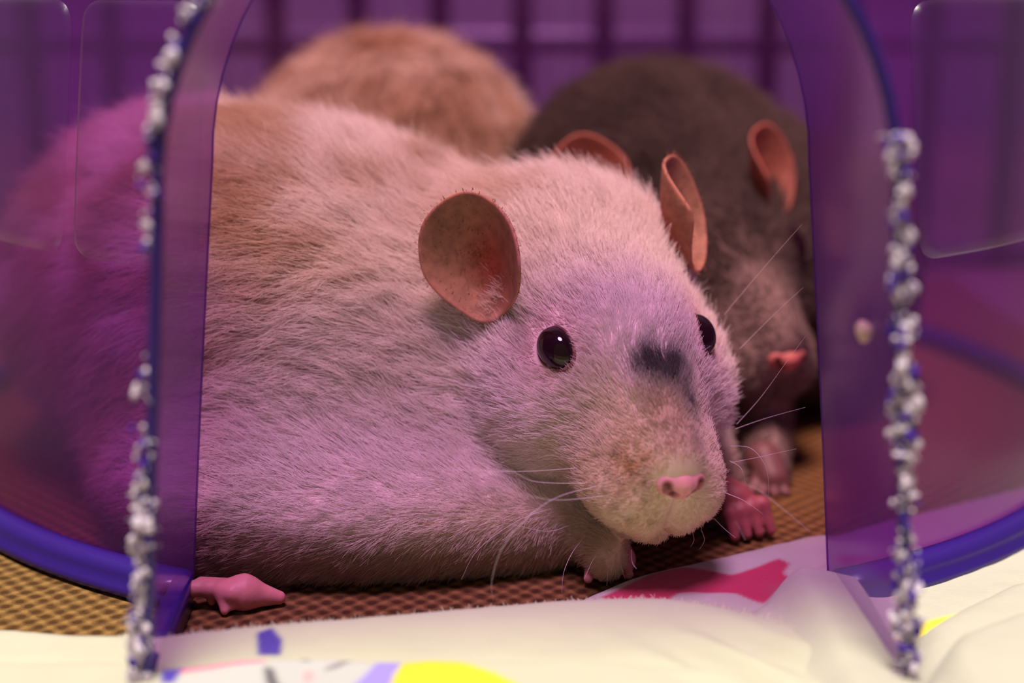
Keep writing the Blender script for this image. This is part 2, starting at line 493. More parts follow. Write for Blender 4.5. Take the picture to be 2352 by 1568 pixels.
E3 = smooth_poly(np.array([G(a, b, z)[:2] for a, b, z in [(1180, 1470, .05), (1260, 1420, .1), (1420, 1330, .2), (1600, 1268, .3), (1740, 1228, .35), (1870, 1190, .4), (2100, 1130, .4), (2600, 1040, .3), (3400, 980, .3)]]))
FO = [np.array([G(a, b, .3)[:2] for a, b in [(1640, 1480), (1740, 1400), (1800, 1360), (1900, 1290), (2050, 1200)]]),
      np.array([G(a, b, .3)[:2] for a, b in [(2050, 1520), (2110, 1450), (2200, 1398), (2300, 1350), (2500, 1320)]]),
      np.array([G(a, b, .3)[:2] for a, b in [(2080, 1640), (2180, 1520), (2300, 1475), (2500, 1440)]])]
def z_right(q):
    d = plan_dist(E3, q); p3 = np.column_stack([q, np.zeros(len(q))])
    z = 0.02 + 0.24 * dome_edge(d, 0.5)
    z = z + 0.16 * dome_edge(plan_dist(FO[0], q), 0.4) * smooth(5.0, 4.0, q[:, 0])
    out = smooth(4.6, 5.4, q[:, 0])
    for e, hgt in ((FO[1], 0.24), (FO[2], 0.34)):
        de = plan_dist(e, q)
        z = z + out * hgt * dome_edge(de, 0.45) - out * 0.08 * np.exp(-(de / 0.15) ** 2)
    z = z - 0.13 * out * smooth(0.5, -0.3, plan_dist(FO[1], q))
    z = z + 0.36 * smooth(3.4, 4.0, q[:, 0]) * smooth(4.95, 4.7, q[:, 0]) * smooth(19.6, 18.9, q[:, 1])
    z = z + 0.06 * (noise(p3, 1.1, 21) - 0.5) + 0.015 * (noise(p3, 4.0, 22) - 0.5)
    return np.maximum(z, 0.012 - 0.3 * (d < 0)), d
prints = [
    (pol(.35, (1380, 1360), (1500, 1300), (1560, 1288), (1680, 1306), (1740, 1285), (1790, 1268), (1815, 1280), (1800, 1300), (1830, 1320), (1800, 1352), (1755, 1372), (1690, 1350), (1560, 1350), (1480, 1400)), lin(176, 44, 82)),
    (pol(.30, (2060, 1425), (2112, 1405), (2208, 1378), (2196, 1398), (2150, 1425), (2060, 1455)), lin(220, 204, 60)),
    (pol(.35, (2225, 1368), (2270, 1352), (2268, 1362), (2230, 1378)), lin(225, 150, 160)),
]
cloth_right = sheet('printed_cloth', 0.8, 13, 13.4, 26, 0.055, z_right, -0.06, prints, lin(178, 173, 162))
tag(cloth_right, 'pale rumpled cloth with pink print running into the shelter under its rim', 'cloth')

# loose cotton fibres along the folded edge
m = (E1[:, 0] > -5) & (E1[:, 0] < 4.2)
ei = np.where(m)[0]; nfu = 2600
t = RNG.uniform(0, len(ei) - 1.001, nfu); i0 = ei[0] + t.astype(int); fr = (t % 1)[:, None]
pe = E1[i0] * (1 - fr) + E1[i0 + 1] * fr
nrm = unit(np.column_stack([(E1[i0 + 1] - E1[i0])[:, 1], -(E1[i0 + 1] - E1[i0])[:, 0]]))
pe = pe + nrm * RNG.uniform(0.06, 0.30, nfu)[:, None]
ze, _ = z_front(pe)
root = np.column_stack([pe, ze - 0.01])
dr = unit(np.column_stack([-nrm * 0.4, np.ones(nfu)]) + RNG.normal(0, 0.7, (nfu, 3)))
ln = RNG.gamma(2.0, 0.016, nfu)[:, None]
cv = unit(RNG.normal(0, 1, (nfu, 3)))
pts = np.stack([root, root + dr * ln * 0.5 + cv * ln * 0.15, root + dr * ln], 1)
fz = hair_obj('fibres', pts, np.tile([0.0045, 0.004, 0.0025], (nfu, 1)), np.tile(lin(244, 238, 220), (nfu, 1)), M_FUR, cloth_front)
tag(fz, kind='stuff')

# ------------------------------------------------------------------ purple igloo shelter
igloo = empty('igloo_shelter', 'translucent purple plastic igloo with a chewed arched doorway', 'pet shelter')
CY, Z0, YF = 29.5, 0.10, 15.9
def dome_R(z): return 11 - 0.8 * (np.clip(z, 0, 8) / 8) ** 1.5 if z <= 8 else 10.2 * math.sqrt(max(1 - ((z - 8) / 7.0) ** 2, 0))
def tun_w(z): return 4.5 - 0.5 * z / 6.2 if z <= 6.2 else math.sqrt(max(16 - (z - 6.2) ** 2, 0))
def xoff(y): return 0.17 - (y - YF) * 0.055
def y_dome(x, z): return CY - math.sqrt(max(dome_R(z) ** 2 - x * x, 0))
XO = xoff(19.3)
# dome wall, its rows open at the doorway
zs = np.concatenate([np.linspace(Z0, 6.2, 26), 6.2 + 4.0 * np.sin(np.linspace(0, math.pi / 2, 22))[1:], 8 + 7 * np.sin(np.linspace(math.asin(2.25 / 7), math.pi / 2 - 0.02, 24))])
nc = 181; V = []
for z in zs:
    R = dome_R(z)
    if z <= 10.2:
        aR = math.asin((tun_w(z) + XO * (tun_w(z) > 0.05)) / R); aL = math.asin((tun_w(z) - XO * (tun_w(z) > 0.05)) / R)
    else: aR = aL = 0
    for a in np.linspace(aR, 2 * math.pi - aL, nc):
        V.append((R * math.sin(a), CY - R * math.cos(a), z))
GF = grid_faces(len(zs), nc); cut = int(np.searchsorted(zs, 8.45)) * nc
mesh_obj('dome_wall', V, [q for q in GF if q[0] < cut], M_PURPLE, igloo)
mesh_obj('dome_top', V, [q for q in GF if q[0] >= cut], M_CAP, igloo)  # unseen upper dome, split off in clearer plastic to brighten the interior
# doorway tunnel
prof = [(-1, z) for z in np.linspace(Z0, 6.2, 24)] + [(math.cos(a), 6.2 + 4 * math.sin(a), 1) for a in np.linspace(math.pi, 0, 33)[1:-1]] + [(1, z) for z in np.linspace(6.2, Z0, 24)]
pr = []
for q in prof:
    if len(q) == 3: pr.append((4 * q[0], q[1]))
    else: pr.append((q[0] * tun_w(q[1]), q[1]))
ns = 14; V = []
def tun_pt(w, z, t):
    yb = y_dome(w + XO, z); y = YF + (yb - YF) * t
    return (w + xoff(y) * (1 - t) + XO * t, y, z)
for w, z in pr:
    for k in range(ns): V.append(tun_pt(w, z, k / (ns - 1)))
mesh_obj('doorway_tunnel', V, grid_faces(len(pr), ns), M_TUNNEL, igloo)
# thick lip along the tunnel's outer edge and a fine bead where it meets the dome
lip = np.array([tun_pt(w, z, 0) for w, z in pr])
v, f = tube(lip + np.array([0, -0.02, 0]), 0.075, 8); mesh_obj('doorway_lip', v, f, M_RIM, igloo)
bead = np.array([tun_pt(w, z, 1) for w, z in pr])
v, f = tube(bead, 0.016, 6); mesh_obj('doorway_bead', v, f, M_TUNNEL, igloo)
# raised block panels moulded into the dome
def panel(a0, a1, z0, z1):
    nu, nv = 22, 16; V = []
    R0 = dome_R((z0 + z1) / 2); wid = (a1 - a0) * R0
    for i in range(nu):
        for j in range(nv):
            # corner rounding in the plan of the panel
            s, t = i / (nu - 1) * 2 - 1, j / (nv - 1) * 2 - 1
            s2 = np.sign(s) * (1 - (1 - abs(s)) ** 1.6); t2 = np.sign(t) * (1 - (1 - abs(t)) ** 1.6)
            hw, hh, rc = wid / 2, (z1 - z0) / 2, 0.35
            x, y = s2 * hw, t2 * hh
            ex, ey = abs(x) - (hw - rc), abs(y) - (hh - rc)
            if ex > 0 and ey > 0:
                m = max(ex, ey); L = math.hypot(ex, ey)
                x = np.sign(x) * (hw - rc + ex * m / L); y = np.sign(y) * (hh - rc + ey * m / L)
                dist = rc - m
            else: dist = min(hw - abs(x), hh - abs(y))
            off = 0.015 + 0.10 * float(smooth(0, 0.07, dist))
            z = (z0 + z1) / 2 + y; R = dome_R(z) + off; a = (a0 + a1) / 2 + x / R0
            V.append((R * math.sin(a), CY - R * math.cos(a), z))
    return V, grid_faces(nu, nv)
D = math.radians
rows = [(4.72, 8.30, [(32.5, 54), (55.5, 77), (78.5, 100), (101.5, 124), (125.5, 148), (149.5, 172), (173.5, 196), (197.5, 220), (221.5, 244), (245.5, 268), (269.5, 292), (293.5, 308), (309.5, 322.5), (324, 336.5)]),
        (8.62, 11.6, [(26, 60), (62, 96), (98, 132), (134, 168), (170, 204), (206, 240), (242, 276), (278, 312), (314, 334)])]
for z0, z1, spans in rows:
    for a0, a1 in spans:
        v, f = panel(D(a0), D(a1), z0, z1); mesh_obj('block_panel', v, f, M_PURPLE_THIN, igloo)
# foot rim: runs along the tunnel's outside, round the dome and back
path = []
wb = tun_w(0.1)
for y in np.linspace(YF, y_dome(-wb + XO, 0.1) - 0.1, 10): path.append((-wb + xoff(y), y))
aR = math.asin((wb + XO) / 11); aL = math.asin((wb - XO) / 11)
ring = [(11 * math.sin(a), CY - 11 * math.cos(a)) for a in np.linspace(aR + 0.01, 2 * math.pi - aL - 0.01, 150)]
path += ring[::-1]
for y in np.linspace(y_dome(wb + XO, 0.1) - 0.1, YF, 10): path.append((wb + xoff(y), y))
path = np.array(path); tg = unit(np.gradient(path, axis=0)); nm = np.column_stack([-tg[:, 1], tg[:, 0]])
prof2 = [(-0.03, 0.50), (0.10, 0.50), (0.24, 0.44), (0.30, 0.34), (0.30, 0.24), (0.38, 0.20), (0.40, 0.10), (0.36, 0.04), (-0.03, 0.04)]
V = []
for (x, y), n in zip(path, nm):
    for o, z in prof2: V.append((x + n[0] * o, y + n[1] * o, z))
k = len(prof2); fs = [[i * k + j, (i + 1) * k + j, (i + 1) * k + (j + 1) % k, i * k + (j + 1) % k] for i in range(len(path) - 1) for j in range(k)]
fs += [list(range(k))[::-1], [(len(path) - 1) * k + j for j in range(k)]]
mesh_obj('foot_rim', V, fs, M_RIM, igloo)
# chewed white burr on the lip
def ico():
    import bmesh
    bm = bmesh.new(); bmesh.ops.create_icosphere(bm, subdivisions=2, radius=1.0)
    v = np.array([x.co[:] for x in bm.verts]); f = [[q.index for q in p.verts] for p in bm.faces]; bm.free(); return v, f
IV, IF = ico()
def burr(side):
    parts = []; tones = []
    sel = lip[(np.sign(lip[:, 0] - 0.17) == side) & (lip[:, 2] < (9.4 if side < 0 else 7.15))]
    sel = sel[np.argsort(sel[:, 2])]
    seg = np.concatenate([[0], np.cumsum(np.linalg.norm(np.diff(sel, axis=0), axis=1))])
    for s in np.arange(0.0, seg[-1], 0.005):
        p = np.array([np.interp(s, seg, sel[:, i]) for i in range(3)]); z = p[2]
        g = noise(np.array([[s, side * 3.1, 0]]), 1.3, 40)[0]; g2 = noise(np.array([[s, side, 5]]), 4.0, 41)[0]; gate = noise(np.array([[s, 9.3 * side, 2]]), 2.6, 43)[0]
        if side < 0: amt = 1.0 if z < 3.0 else (0.45 if z < 5.6 else 0.62)
        else: amt = 1.0
        if gate < (0.12 if amt == 1.0 else 0.32): continue
        if RNG.random() > amt * (0.25 + 1.3 * g * g2 + 0.3 * (z < 2.0)): continue
        wide = (0.045 + 0.09 * g2) * (0.55 + 0.45 * amt)
        r = (0.012 + 0.040 * RNG.random() ** 1.8) * (0.7 + 0.5 * g)
        dx = float(np.clip(RNG.normal(0, 0.68), -1.2, 1.2)) * wide + (-0.085 if side < 0 else 0.01)
        c = p + np.array([dx, RNG.normal(-0.05, 0.04), RNG.normal(0, 0.02)])
        w = IV * (1 + 0.9 * (noise(IV * 1.7 + s * 13, 1.9, 42) - 0.4))[:, None]
        st = np.array([RNG.uniform(0.7, 1.5), 1, RNG.uniform(0.8, 2.0)])
        parts.append((w * r * st + c, IF))
        cc = lin(70, 40, 150) if RNG.random() < 0.28 else lin(222, 206, 228) * RNG.uniform(0.75, 1.0)
        tones.append(np.tile(cc, (len(IV), 1)))
    return join(parts) + (np.concatenate(tones),)
for side in (-1, 1):
    v, f, tones = burr(side)
    o = mesh_obj('chewed_burr', v, f, M_CHEWED, igloo, cols=tones); o['kind'] = 'stuff'
    o['label'] = 'white frayed chewed plastic along the doorway lip'
    n = 260; b = np.array(v)[RNG.integers(0, len(v), n)]
    dr = unit(RNG.normal(0, 1, (n, 3))) * RNG.gamma(2, 0.035, n)[:, None]
    pts = np.stack([b, b + dr * 0.5 + RNG.normal(0, 0.015, (n, 3)), b + dr], 1)
    h = hair_obj('shreds', pts, np.tile([0.012, 0.01, 0.005], (n, 1)), np.tile(lin(215, 205, 218), (n, 1)), M_FUR, o); h['kind'] = 'stuff'
crumb_c = np.array(tun_pt(tun_w(4.55), 4.55, 0.28)) + np.array([-0.06, 0, 0])
w = IV * (1 + 0.5 * (noise(IV * 2 + 3, 1.5, 9) - 0.5))[:, None] * np.array([0.11, 0.08, 0.14])
crumb = mesh_obj('chewed_flake', w + crumb_c, IF, principled('tan_flake', tuple(lin(206, 180, 160)), 0.9), igloo)
# ------------------------------------------------------------------ rats
class Head:
    def __init__(s, nose, yaw, pitch, scale=1.0, roll=0.0):
        y, p = math.radians(yaw), math.radians(pitch)
        s.o = np.asarray(nose, float); s.k = scale
        s.F = np.array([math.cos(p) * math.sin(y), -math.cos(p) * math.cos(y), -math.sin(p)])
        R = np.array([math.cos(y), math.sin(y), 0.0]); U = np.cross(s.F, R) * -1
        c, q = math.cos(math.radians(roll)), math.sin(math.radians(roll))
        s.R = R * c + U * q; s.U = U * c - R * q
        if s.U[2] < 0: s.U = -s.U
        s.A = np.array([-s.F, s.R, s.U])
    def w(s, b, r, u): return s.o + s.k * (-b * s.F + r * s.R + u * s.U)
    def l(s, p): return ((np.asarray(p) - s.o) @ s.A.T) / s.k
    def e(s, c, r, k=0.4, op='+'): return ell(s.w(*c), np.array(r) * s.k, s.A, k * s.k, op)
    def c(s, a, b, ra, rb, k=0.3, op='+'): return cap(s.w(*a), s.w(*b), ra * s.k, rb * s.k, k * s.k, op)

def head_prims(H):
    q = [H.e((4.75, 0, 0.10), (1.75, 1.8, 1.75), 1.0),
         H.e((3.15, 0, 0.30), (1.62, 1.42, 1.25), 0.45)]
    for s in (-1, 1): q.append(H.e((3.0, s * 1.00, -0.42), (1.40, 0.98, 1.02), 0.45))
    q.append(H.c((0.42, 0, 0.02), (2.3, 0, 0.22), 0.42, 1.06, 0.6))
    for s in (-1, 1): q.append(H.e((1.02, s * 0.48, -0.58), (0.98, 0.56, 0.64), 0.55))
    for s in (-1, 1): q.append(H.e((0.48, s * 0.27, -0.76), (0.42, 0.30, 0.48), 0.14))
    q.append(H.e((1.15, 0, -1.28), (0.80, 0.48, 0.32), 0.08))
    q.append(H.c((0.35, 0, 0.32), (1.2, 0, 0.66), 0.14, 0.24, 0.45))
    q.append(H.c((0.04, 0, -0.22), (0.08, 0, -1.22), 0.035, 0.07, 0.09, '-'))
    return q

def hit(prims, px, py, y0=14, y1=45):
    """first point of an implicit body met along the sight line of a pixel"""
    a = P(px, py, y0); d = unit(P(px, py, y0 + 1) - a); t = 0.0
    for _ in range(120):
        e = float(sdf(prims, (a + d * t)[None])[0])
        if e < 0.002: return a + d * t
        t += max(e * 0.8, 0.004)
        if t > 40: return None
    return a + d * t

def to_surface(prims, p):
    p = np.array([p], float)
    for _ in range(12): p = p - sdf_grad(prims, p) * sdf(prims, p)[:, None] * 0.9
    return p[0], sdf_grad(prims, p)[0]

def make_fur(name, prims, V, F, count, flow, length, colour, skip, weight, radius, lift, parent, K=5, seed=1):
    rg = np.random.default_rng(seed)
    tri = np.concatenate([F[:, [0, 1, 2]], F[:, [0, 2, 3]]])
    a, b, c = V[tri[:, 0]], V[tri[:, 1]], V[tri[:, 2]]
    area = np.linalg.norm(np.cross(b - a, c - a), axis=1) * 0.5 * weight((a + b + c) / 3)
    area = np.where(skip((a + b + c) / 3), 0, area)
    pick = rg.choice(len(tri), count, p=area / area.sum())
    u = rg.random(count); v = rg.random(count); m = u + v > 1; u[m] = 1 - u[m]; v[m] = 1 - v[m]
    p = a[pick] + u[:, None] * (b[pick] - a[pick]) + v[:, None] * (c[pick] - a[pick])
    keep = ~skip(p); p = p[keep]; n_ = len(p)
    n = sdf_grad(prims, p, 0.02)
    t = flow(p); t = unit(t - n * (t * n).sum(1, keepdims=True))
    # coherent partings plus single-hair disorder
    wob = np.stack([noise(p, 1.9, 61 + i) + 0.7 * noise(p, 5.5, 64 + i) - 0.85 for i in range(3)], 1)
    t = unit(t + 0.75 * (wob - n * (wob * n).sum(1, keepdims=True)) + rg.normal(0, 0.13, (n_, 3)))
    L = length(p) * rg.uniform(0.65, 1.15, n_)
    al = lift(p) + rg.normal(0, 0.12, n_) + 0.35 * (noise(p, 3.0, 71) - 0.5)
    up = np.sin(al)[:, None] * n; fw = np.cos(al)[:, None] * t
    curl = rg.normal(0, 0.10, (n_, 3))
    # tips of neighbours draw together
    tuft = np.stack([noise(p, 7.0, 81 + i) - 0.5 for i in range(3)], 1) * 0.45
    s = np.linspace(0, 1, K)[None, :, None]; Lk = L[:, None, None]
    pts = p[:, None, :] - 0.012 * n[:, None, :] + Lk * (up[:, None, :] * (s - 0.38 * s ** 2) + fw[:, None, :] * (0.82 * s + 0.18 * s ** 2) + (curl + tuft)[:, None, :] * s ** 2)
    rad = radius * rg.uniform(0.75, 1.2, n_)[:, None] * np.linspace(1, 0.28, K)[None, :] ** 0.8
    col = colour(p) * rg.uniform(0.90, 1.06, n_)[:, None]
    # hair lies against the inside of the dome, none pierces it
    rr = np.hypot(pts[..., 0], pts[..., 1] - CY); q = np.where(np.abs(pts[..., 0]) > 4.2, np.minimum(1.0, 10.72 / np.maximum(rr, 1e-6)), 1.0)
    pts[..., 0] *= q; pts[..., 1] = CY + (pts[..., 1] - CY) * q
    o = hair_obj(name, pts, rad, np.clip(col, 0, 0.95), M_FUR, parent)
    o['kind'] = 'stuff'
    return o

def ear_mesh(name, base, up, nrm, height, width, curl_side, col_fn, parent, cup=0.34, fold=0.30, seed=0):
    up = unit(up); nrm = unit(nrm - up * np.dot(nrm, up)); wd = np.cross(up, nrm)      # wd: to the picture's right for an ear facing us
    wd = wd if wd[0] * 1.0 >= 0 else -wd
    nr, na = 16, 48; V = []; C = []
    for i in range(nr + 1):
        rho = i / nr
        for j in range(na):
            a = 2 * math.pi * j / na
            ca, sa = math.cos(a), math.sin(a)
            x = ca * (1 - 0.30 * max(0, -sa) ** 1.5) * rho; y = sa * rho
            x += 0.05 * curl_side * (1 - y)
            d = -cup * (1 - rho ** 2.2) * (1 - 0.35 * y)
            e = max(0, x * curl_side - 0.25)
            d += fold * e ** 2 * 2.2 * (1 - 0.7 * max(y, -0.2))
            xx = x - curl_side * 0.10 * e ** 2 * (1 - y)
            wob = 0.02 * math.sin(5 * a + seed) * rho
            V.append(base + up * height * (0.5 + 0.5 * y + wob * 0.5) + wd * width * 0.5 * xx + nrm * height * 0.5 * d)
            C.append(col_fn(rho, x * curl_side, y))
    F = []
    for i in range(nr):
        for j in range(na):
            F.append([i * na + j, (i + 1) * na + j, (i + 1) * na + (j + 1) % na, i * na + (j + 1) % na])
    o = mesh_obj(name, V, F, M_EAR, parent, cols=np.array(C))
    md = o.modifiers.new('thickness', 'SOLIDIFY'); md.thickness = 0.055 * S; md.offset = 0
    sb = o.modifiers.new('round', 'SUBSURF'); sb.levels = 1; sb.render_levels = 1
    # a down of very short hairs on the ear's face and rim
    rg = np.random.default_rng(seed + 3); V = np.array(V); n = 2600
    pk = rg.integers(na, len(V), n); p = V[pk] + rg.normal(0, 0.02, (n, 3)) + nrm * 0.01
    ctr = base + up * height * 0.5
    t = unit((V[pk] - ctr) + nrm * 0.3 * height * 0.5 + rg.normal(0, 0.12, (n, 3)))
    ln = rg.uniform(0.02, 0.05, n)[:, None]
    pts = np.stack([p, p + t * ln * 0.5, p + t * ln], 1)
    h = hair_obj('ear_down', pts, np.tile([0.0035, 0.003, 0.0015], (n, 1)), np.array(C)[pk] * rg.uniform(0.5, 1.35, n)[:, None], M_FUR, o); h['kind'] = 'stuff'
    return o

def sphere_mesh(c, r, axes=None, nu=32, nv=20):
    V = []
    for j in range(nv + 1):
        th = math.pi * j / nv
        for i in range(nu):
            ph = 2 * math.pi * i / nu
            d = np.array([math.sin(th) * math.cos(ph), math.sin(th) * math.sin(ph), math.cos(th)]) * r
            V.append(np.asarray(c) + (d if axes is None else d @ axes))
    F = [[j * nu + i, (j + 1) * nu + i, (j + 1) * nu + (i + 1) % nu, j * nu + (i + 1) % nu] for j in range(nv) for i in range(nu)]
    return V, F

def eye_parts(H, prims, spot, rad, parent, lid_col):
    p, n = to_surface(prims, spot)
    ax = unit(-H.F - n * np.dot(-H.F, n)); sd = np.cross(n, ax)
    A = np.array([ax, sd, n])
    v, f = sphere_mesh(p - n * rad * 0.38, np.array([1.22, 0.98, 0.90]) * rad, A)
    mesh_obj('eye', v, f, M_EYE, parent)
    path = []
    for t in np.linspace(0, 2 * math.pi, 33)[:-1]:
        c, s = math.cos(t), math.sin(t)
        rr = rad * (1.02 + 0.20 * max(0, -c) ** 4)
        q = p + ax * rr * c * 1.08 + sd * rr * s * 0.90
        q = q - n * rad * (0.10 + 0.10 * c * c)
        path.append(q)
    path.append(path[0])
    v, f = tube(path, 0.030 * rad / 0.3, 8, caps=False)
    mesh_obj('eyelid', v, f, M_PINK, parent, cols=np.tile(lid_col, (len(v), 1)))
    return p, n

def nose_part(H0, parent, col, col_in):
    H = Head.__new__(Head); H.__dict__.update(H0.__dict__); H.k = H0.k * 0.92; H.o = H0.w(-0.02, 0, -0.05)
    q = [H.e((0.12, 0, 0.00), (0.26, 0.20, 0.22), 0.1)]
    for s in (-1, 1): q.append(H.e((0.16, s * 0.21, -0.01), (0.20, 0.19, 0.20), 0.10))
    q.append(H.e((0.14, 0, -0.17), (0.18, 0.15, 0.13), 0.1))
    for s in (-1, 1):
        q.append(H.c((-0.03, s * 0.30, 0.12), (-0.02, s * 0.27, -0.05), 0.032, 0.04, 0.05, '-'))
        q.append(H.c((-0.02, s * 0.27, -0.05), (-0.05, s * 0.12, -0.12), 0.04, 0.055, 0.05, '-'))
    q.append(H.c((-0.16, 0, 0.02), (-0.02, 0, -0.32), 0.02, 0.04, 0.06, '-'))
    c = H.w(0.12, 0, 0); m = 0.55 * H.k
    V, F = surface_nets(q, c - m, c + m, 0.02 * H.k)
    l = H.l(V)
    dn = np.min([np.linalg.norm((l - np.array([-0.03, s * r, u])), axis=1) for s in (-1, 1) for r, u in ((0.28, 0.06), (0.26, -0.03), (0.16, -0.11))], axis=0)
    t = smooth(0.03, 0.13, dn)[:, None]
    cols = col * t + col_in * (1 - t)
    return mesh_obj('nose', V, F, M_PINK, parent, cols=cols)

def whiskers(lines, parent, r0=0.0042, col=(236, 222, 220), K=12):
    pts = []; rad = []
    for ln in lines:
        sp = smooth_poly(np.array(ln), 8); idx = np.linspace(0, len(sp) - 1, K)
        pts.append(np.stack([np.interp(idx, np.arange(len(sp)), sp[:, i]) for i in range(3)], 1))
        rad.append(np.linspace(r0, r0 * 0.25, K))
    pts = np.array(pts)
    return hair_obj('whiskers', pts, np.array(rad), np.tile(lin(*col), (len(pts), 1)), M_WHISKER, parent)

def paw(name, prims_, parent, col, h=0.03):
    lo = np.min([np.minimum(q['a'] - q['ra'], q['b'] - q['rb']) for q in prims_], axis=0) - 0.1
    hi = np.max([np.maximum(q['a'] + q['ra'], q['b'] + q['rb']) for q in prims_], axis=0) + 0.1
    V, F = surface_nets(prims_, lo, hi, h)
    c = np.tile(col, (len(V), 1)) * (0.85 + 0.3 * noise(V, 3.0, 5))[:, None]
    return mesh_obj(name, V, F, M_PINK, parent, cols=c)

def body_mesh(prims, lo, hi, h, colour, parent):
    V, F = surface_nets(prims, lo, hi, h)
    o = mesh_obj('body', V, F, M_SKIN, parent, cols=colour(V) * np.array([0.92, 0.84, 0.82]))
    return V, F, o

PINK = lin(226, 150, 150); RED = lin(170, 62, 58)
# ---- the white rat in the doorway
H1 = Head(P(1570, 1108, 18.9), 19, 20)
B1 = [ell((-0.5, 24.2, 2.45), (3.0, 2.8, 2.55)), ell((-3.6, 24.5, 2.9), (3.4, 3.3, 3.25), k=1.5), ell((-5.9, 27.0, 3.0), (3.3, 3.5, 3.2), k=1.5),
      ell((-2.3, 22.45, 1.0), (4.0, 2.75, 1.15), k=1.4), cap((-3.9, 20.85, 0.60), (0.4, 21.1, 0.52), 0.66, 0.48, 1.2)]
B1 += head_prims(H1)
# near foreleg under the chin, far foreleg beyond it, thigh above the hind foot
B1 += [cap((1.1, 23.3, 1.2), G(1392, 1285, 0.40), 0.70, 0.28, 0.5), cap((2.6, 23.2, 1.4), P(1660, 1150, 22.6), 0.8, 0.30, 0.5),
       ell((-4.0, 22.4, 1.2), (1.7, 1.6, 1.2), k=0.7)]
rat1 = empty('white_rat', 'cream white rat with dark smudged nose looking out of the purple doorway', 'rat')
EYE1 = [to_surface(B1, H1.w(2.32, s * r, u))[0] for s, r, u in ((-1, 1.08, 0.74), (1, 1.2, 0.80))]
spots = {k: hit(B1, *v) for k, v in dict(grey=(1498, 845), grey2=(1556, 855), grey3=(1588, 935), amber=(1530, 940), amber2=(1570, 1010), yel=(1440, 1080), yel2=(1480, 1040), pad=(1450, 1180), brow=(1350, 760), brown=(1602, 1012)).items()}
FOLLICLES = [q for q in (hit(B1, *v) for v in ((1385, 1015), (1420, 1045), (1455, 1060), (1400, 1090), (1430, 1110), (1465, 1130), (1490, 1152), (1480, 1176), (1450, 1192), (1420, 1165), (1500, 1194), (1460, 1090), (1490, 1112), (1380, 1050), (1395, 1130))) if q is not None]
def blob(p, c, r): return np.exp(-((p - c) ** 2).sum(1) / (r * r))
def mixc(c, t, d): t = np.clip(t, 0, 1)[:, None]; return c * (1 - t) + d * t
def colour1(p):
    l = H1.l(p); n1 = noise(p, 0.8, 31); n2 = noise(p, 2.2, 32); n3 = noise(p, 6.0, 33)
    c = np.tile(lin(246, 234, 228), (len(p), 1))
    body = smooth(3.6, 5.8, l[:, 0])
    c = mixc(c, body * smooth(0.42, 0.76, 0.65 * n1 + 0.35 * n2) * 0.60, lin(212, 178, 146))
    c = mixc(c, body * smooth(0.60, 0.75, 0.5 * n2 + 0.5 * n3) * 0.4, lin(168, 130, 100))
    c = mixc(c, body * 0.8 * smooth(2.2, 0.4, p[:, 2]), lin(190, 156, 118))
    c = mixc(c, body * smooth(-2.6, -4.6, p[:, 0]) * smooth(0.25, 0.7, 0.5 * n1 + 0.5 * n2) * 0.75, lin(190, 150, 112))
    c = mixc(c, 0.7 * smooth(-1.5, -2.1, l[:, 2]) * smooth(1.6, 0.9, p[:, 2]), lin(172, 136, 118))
    mz = smooth(2.0, 0.7, l[:, 0])
    c = mixc(c, mz * 0.8, lin(243, 230, 192))
    c = mixc(c, 0.55 * blob(p, spots['yel'], 0.30) * (0.4 + n3) + 0.5 * blob(p, spots['yel2'], 0.28) * (0.4 + n3) + 0.35 * blob(p, spots['pad'], 0.45) * n3, lin(186, 158, 88))
    c = mixc(c, 0.62 * blob(p, spots['amber'], 0.34) + 0.55 * blob(p, spots['amber2'], 0.30) * (0.4 + 0.8 * n3), lin(164, 134, 88))
    g = blob(p, spots['grey'], 0.30) * 1.05 + 0.8 * blob(p, spots['grey2'], 0.32) + 0.6 * blob(p, spots['grey3'], 0.27)
    c = mixc(c, np.minimum(g * (0.70 + 0.75 * n3), 0.94), lin(66, 64, 62))
    c = mixc(c, 0.5 * blob(p, spots['brown'], 0.20), lin(112, 86, 58))
    for e in FOLLICLES: c = mixc(c, 0.42 * blob(p, e, 0.05), lin(126, 100, 62))
    for e in EYE1: c = mixc(c, 0.65 * blob(p, e, 0.48), lin(214, 162, 160))
    return c
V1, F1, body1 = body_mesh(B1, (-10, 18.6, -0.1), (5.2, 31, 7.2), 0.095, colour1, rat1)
NOSE1 = H1.w(0.05, 0, 0)
def flow1(p):
    l = H1.l(p); w = smooth(3.2, 5.6, l[:, 0])[:, None]
    hd = unit(p - H1.w(-0.6, 0, -0.05))
    bd = np.tile(np.array([-0.62, 0.25, -0.80]), (len(p), 1)); bd[:, 2] *= smooth(6.2, 2.5, p[:, 2])
    return hd * (1 - w) + bd * w
def len1(p):
    l = H1.l(p); L = 0.10 + 0.16 * smooth(0.3, 1.6, l[:, 0]) + 0.26 * smooth(1.8, 3.6, l[:, 0]) + 0.34 * smooth(3.8, 6.0, l[:, 0]) * 0.7
    for e in EYE1: L = L * (0.38 + 0.62 * smooth(0.30, 0.80, np.linalg.norm(p - e, axis=1)))
    return L
def skip1(p):
    l = H1.l(p)
    m = np.linalg.norm(p - NOSE1, axis=1) < 0.27
    for e in EYE1: m |= np.linalg.norm(p - e, axis=1) < 0.31
    m |= (np.abs(l[:, 1]) < 0.05) & (l[:, 0] < 0.35) & (l[:, 2] < -0.2)
    m |= p[:, 2] < 0.05
    return m
def weight1(p):
    l = H1.l(p)
    return 0.35 + 1.0 * smooth(29, 25, p[:, 1]) * smooth(-7.5, -5.5, p[:, 0]) + 1.5 * smooth(4.5, 3.0, l[:, 0]) + 1.2 * smooth(2.0, 1.0, l[:, 0])
